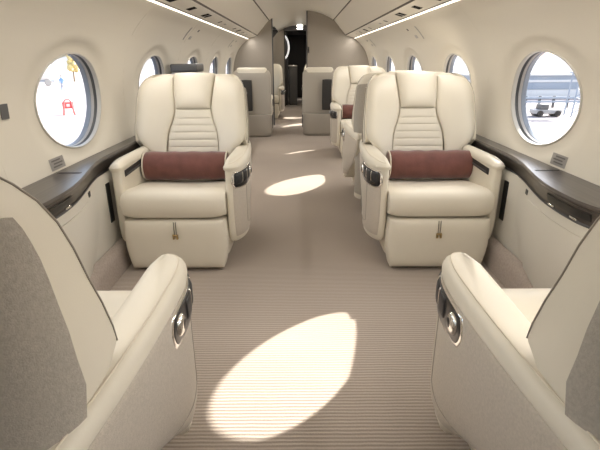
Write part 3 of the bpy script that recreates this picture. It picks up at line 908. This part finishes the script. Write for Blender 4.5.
# right-hand side
o = empty('low_building', (24, 41, GZ))
b = MB(); b.box((-9, 0, 0), (14, 6, .75), .02); b.build('base_wall', 'white', o)
b = MB(); b.box((-9.05, -.05, .75), (14.05, 6, 1.35), .02); b.build('cladding_band', 'bluegrey', o)
b = MB(); b.box((-9.1, -.1, 1.35), (14.1, 6.1, 1.55), .02); b.build('white_band', 'white', o)
b = MB(); b.box((-9.05, -.05, 1.55), (14.05, 6, 1.9), .02); b.build('upper_band', 'bluegrey', o)
b = MB(); b.box((-9.2, -.3, 1.9), (14.2, 6.3, 2.05), .02); b.build('roof', 'white', o)
tag(o, 'long low building with blue-grey bands across the apron outside the right window', 'building')
o = empty('guard_rail', (18, 33, GZ))
for z in (.35, .62): b = MB().box((-6, -.05, z), (9, .05, z + .13), .01).build('rail', 'bluegrey', o)
for i in range(16): MB().box((-6 + i, .05, 0), (-5.86 + i, .16, .8)).build('post', 'slate', o)
tag(o, 'blue-grey guard rail with dark posts outside the right window', 'rail')
o = empty('stair_tower', (16.9, 28.2, GZ))
for x in (-.5, .5):
    for y in (-.4, .4): MB().tube([(x, y, 0), (x * .8, y, 2.5)], .045, 8).build('upright', 'steel', o)
for i in range(5):
    z = .2 + .48 * i
    MB().tube([(-.5, -.4, z), (.45, -.4, z + .45)], .03, 6).build('brace', 'steel', o)
    MB().tube([(.5, -.4, z), (-.45, -.4, z + .45)], .03, 6).build('brace', 'steel', o)
MB().box((-.6, -.5, 2.45), (.6, .5, 2.55), .01).build('platform', 'steel', o)
tag(o, 'lattice steel access tower on the apron outside the right window', 'tower')
o = empty('tow_cart', (15.0, 28.0, GZ))
MB().box((-.9, -.4, .18), (.7, .4, .42), .04).build('body', 'silver', o)
MB().box((-.55, -.35, .42), (-.1, .35, .72), .04).build('cab', 'slate', o)
for x in (-.6, .45): MB().lathe([(.01, -.45), (.18, -.44), (.2, -.38), (.2, .38), (.18, .44), (.01, .45)], (x, 0, .2), 'y', 16).build('wheels', 'black', o)
tag(o, 'low grey tow cart parked on the apron outside the right window', 'cart')
# far hill line
for i, (x, y, w, h) in enumerate(((70, 130, 60, 5.0), (140, 120, 60, 6.0), (-90, 190, 70, 6))):
    b = MB()
    n = 20; rg = []
    for j in range(n + 1):
        u = -1 + 2 * j / n; hh = h * (1 - u * u) * (.75 + .25 * math.sin(j * 1.3)) + .1
        rg.append([(u * w, -8, 0), (u * w, -3, hh * .6), (u * w, 0, hh), (u * w, 5, hh * .5), (u * w, 10, 0)])
    b.loft(rg); o = b.build('hill', 'haze'); o.location = (x, y, GZ)
    tag(o, kind='structure')

# ------------------------------------------------------------------ light
w = bpy.data.worlds.new('sky'); scene.world = w; w.use_nodes = True
nt = w.node_tree; bg = nt.nodes['Background']
sk = nt.nodes.new('ShaderNodeTexSky'); sk.sky_type = 'NISHITA'; sk.sun_disc = False
sk.sun_elevation = math.radians(31); sk.sun_rotation = math.radians(60); sk.air_density = 1.0; sk.dust_density = 2.5; sk.ozone_density = 1
hs = nt.nodes.new('ShaderNodeHueSaturation'); hs.inputs['Saturation'].default_value = .6
nt.links.new(sk.outputs[0], hs.inputs['Color']); nt.links.new(hs.outputs[0], bg.inputs[0])
bg.inputs[1].default_value = .46
sun = bpy.data.lights.new('sun', 'SUN'); sun.energy = 13; sun.angle = math.radians(.6); sun.color = (1, .925, .81)
so = bpy.data.objects.new('sun', sun); COL.objects.link(so)
dirv = Vector((-1.36, -.96, -1.0))
so.rotation_euler = dirv.to_track_quat('-Z', 'Y').to_euler()

for sg in (-1, 1):
    # cove strips: lamps in the groove at the top of each wall
    area((sg * .900, 4.2, 1.476), (0, sg * math.radians(28), 0), .005, 8.4, 25, (1, .95, .88))
area((-.2, 10.3, 1.9), (0, 0, 0), .3, 2.2, 14)

# ------------------------------------------------------------------ camera
cam = bpy.data.cameras.new('camera'); cam.sensor_width = 36; cam.lens = 27; cam.clip_start = .02; cam.clip_end = 2000
co = bpy.data.objects.new('camera', cam); COL.objects.link(co)
co.location = (-.04, 0, 1.15); co.rotation_euler = (Matrix.Rotation(PI / 2 - math.atan2(166, 450), 3, 'X') @ Matrix.Rotation(math.radians(-.3), 3, 'Z')).to_euler()
scene.camera = co
vs = scene.view_settings
vs.view_transform = 'Standard'; vs.look = 'None'; vs.gamma = 1; vs.use_curve_mapping = False; vs.exposure = .32
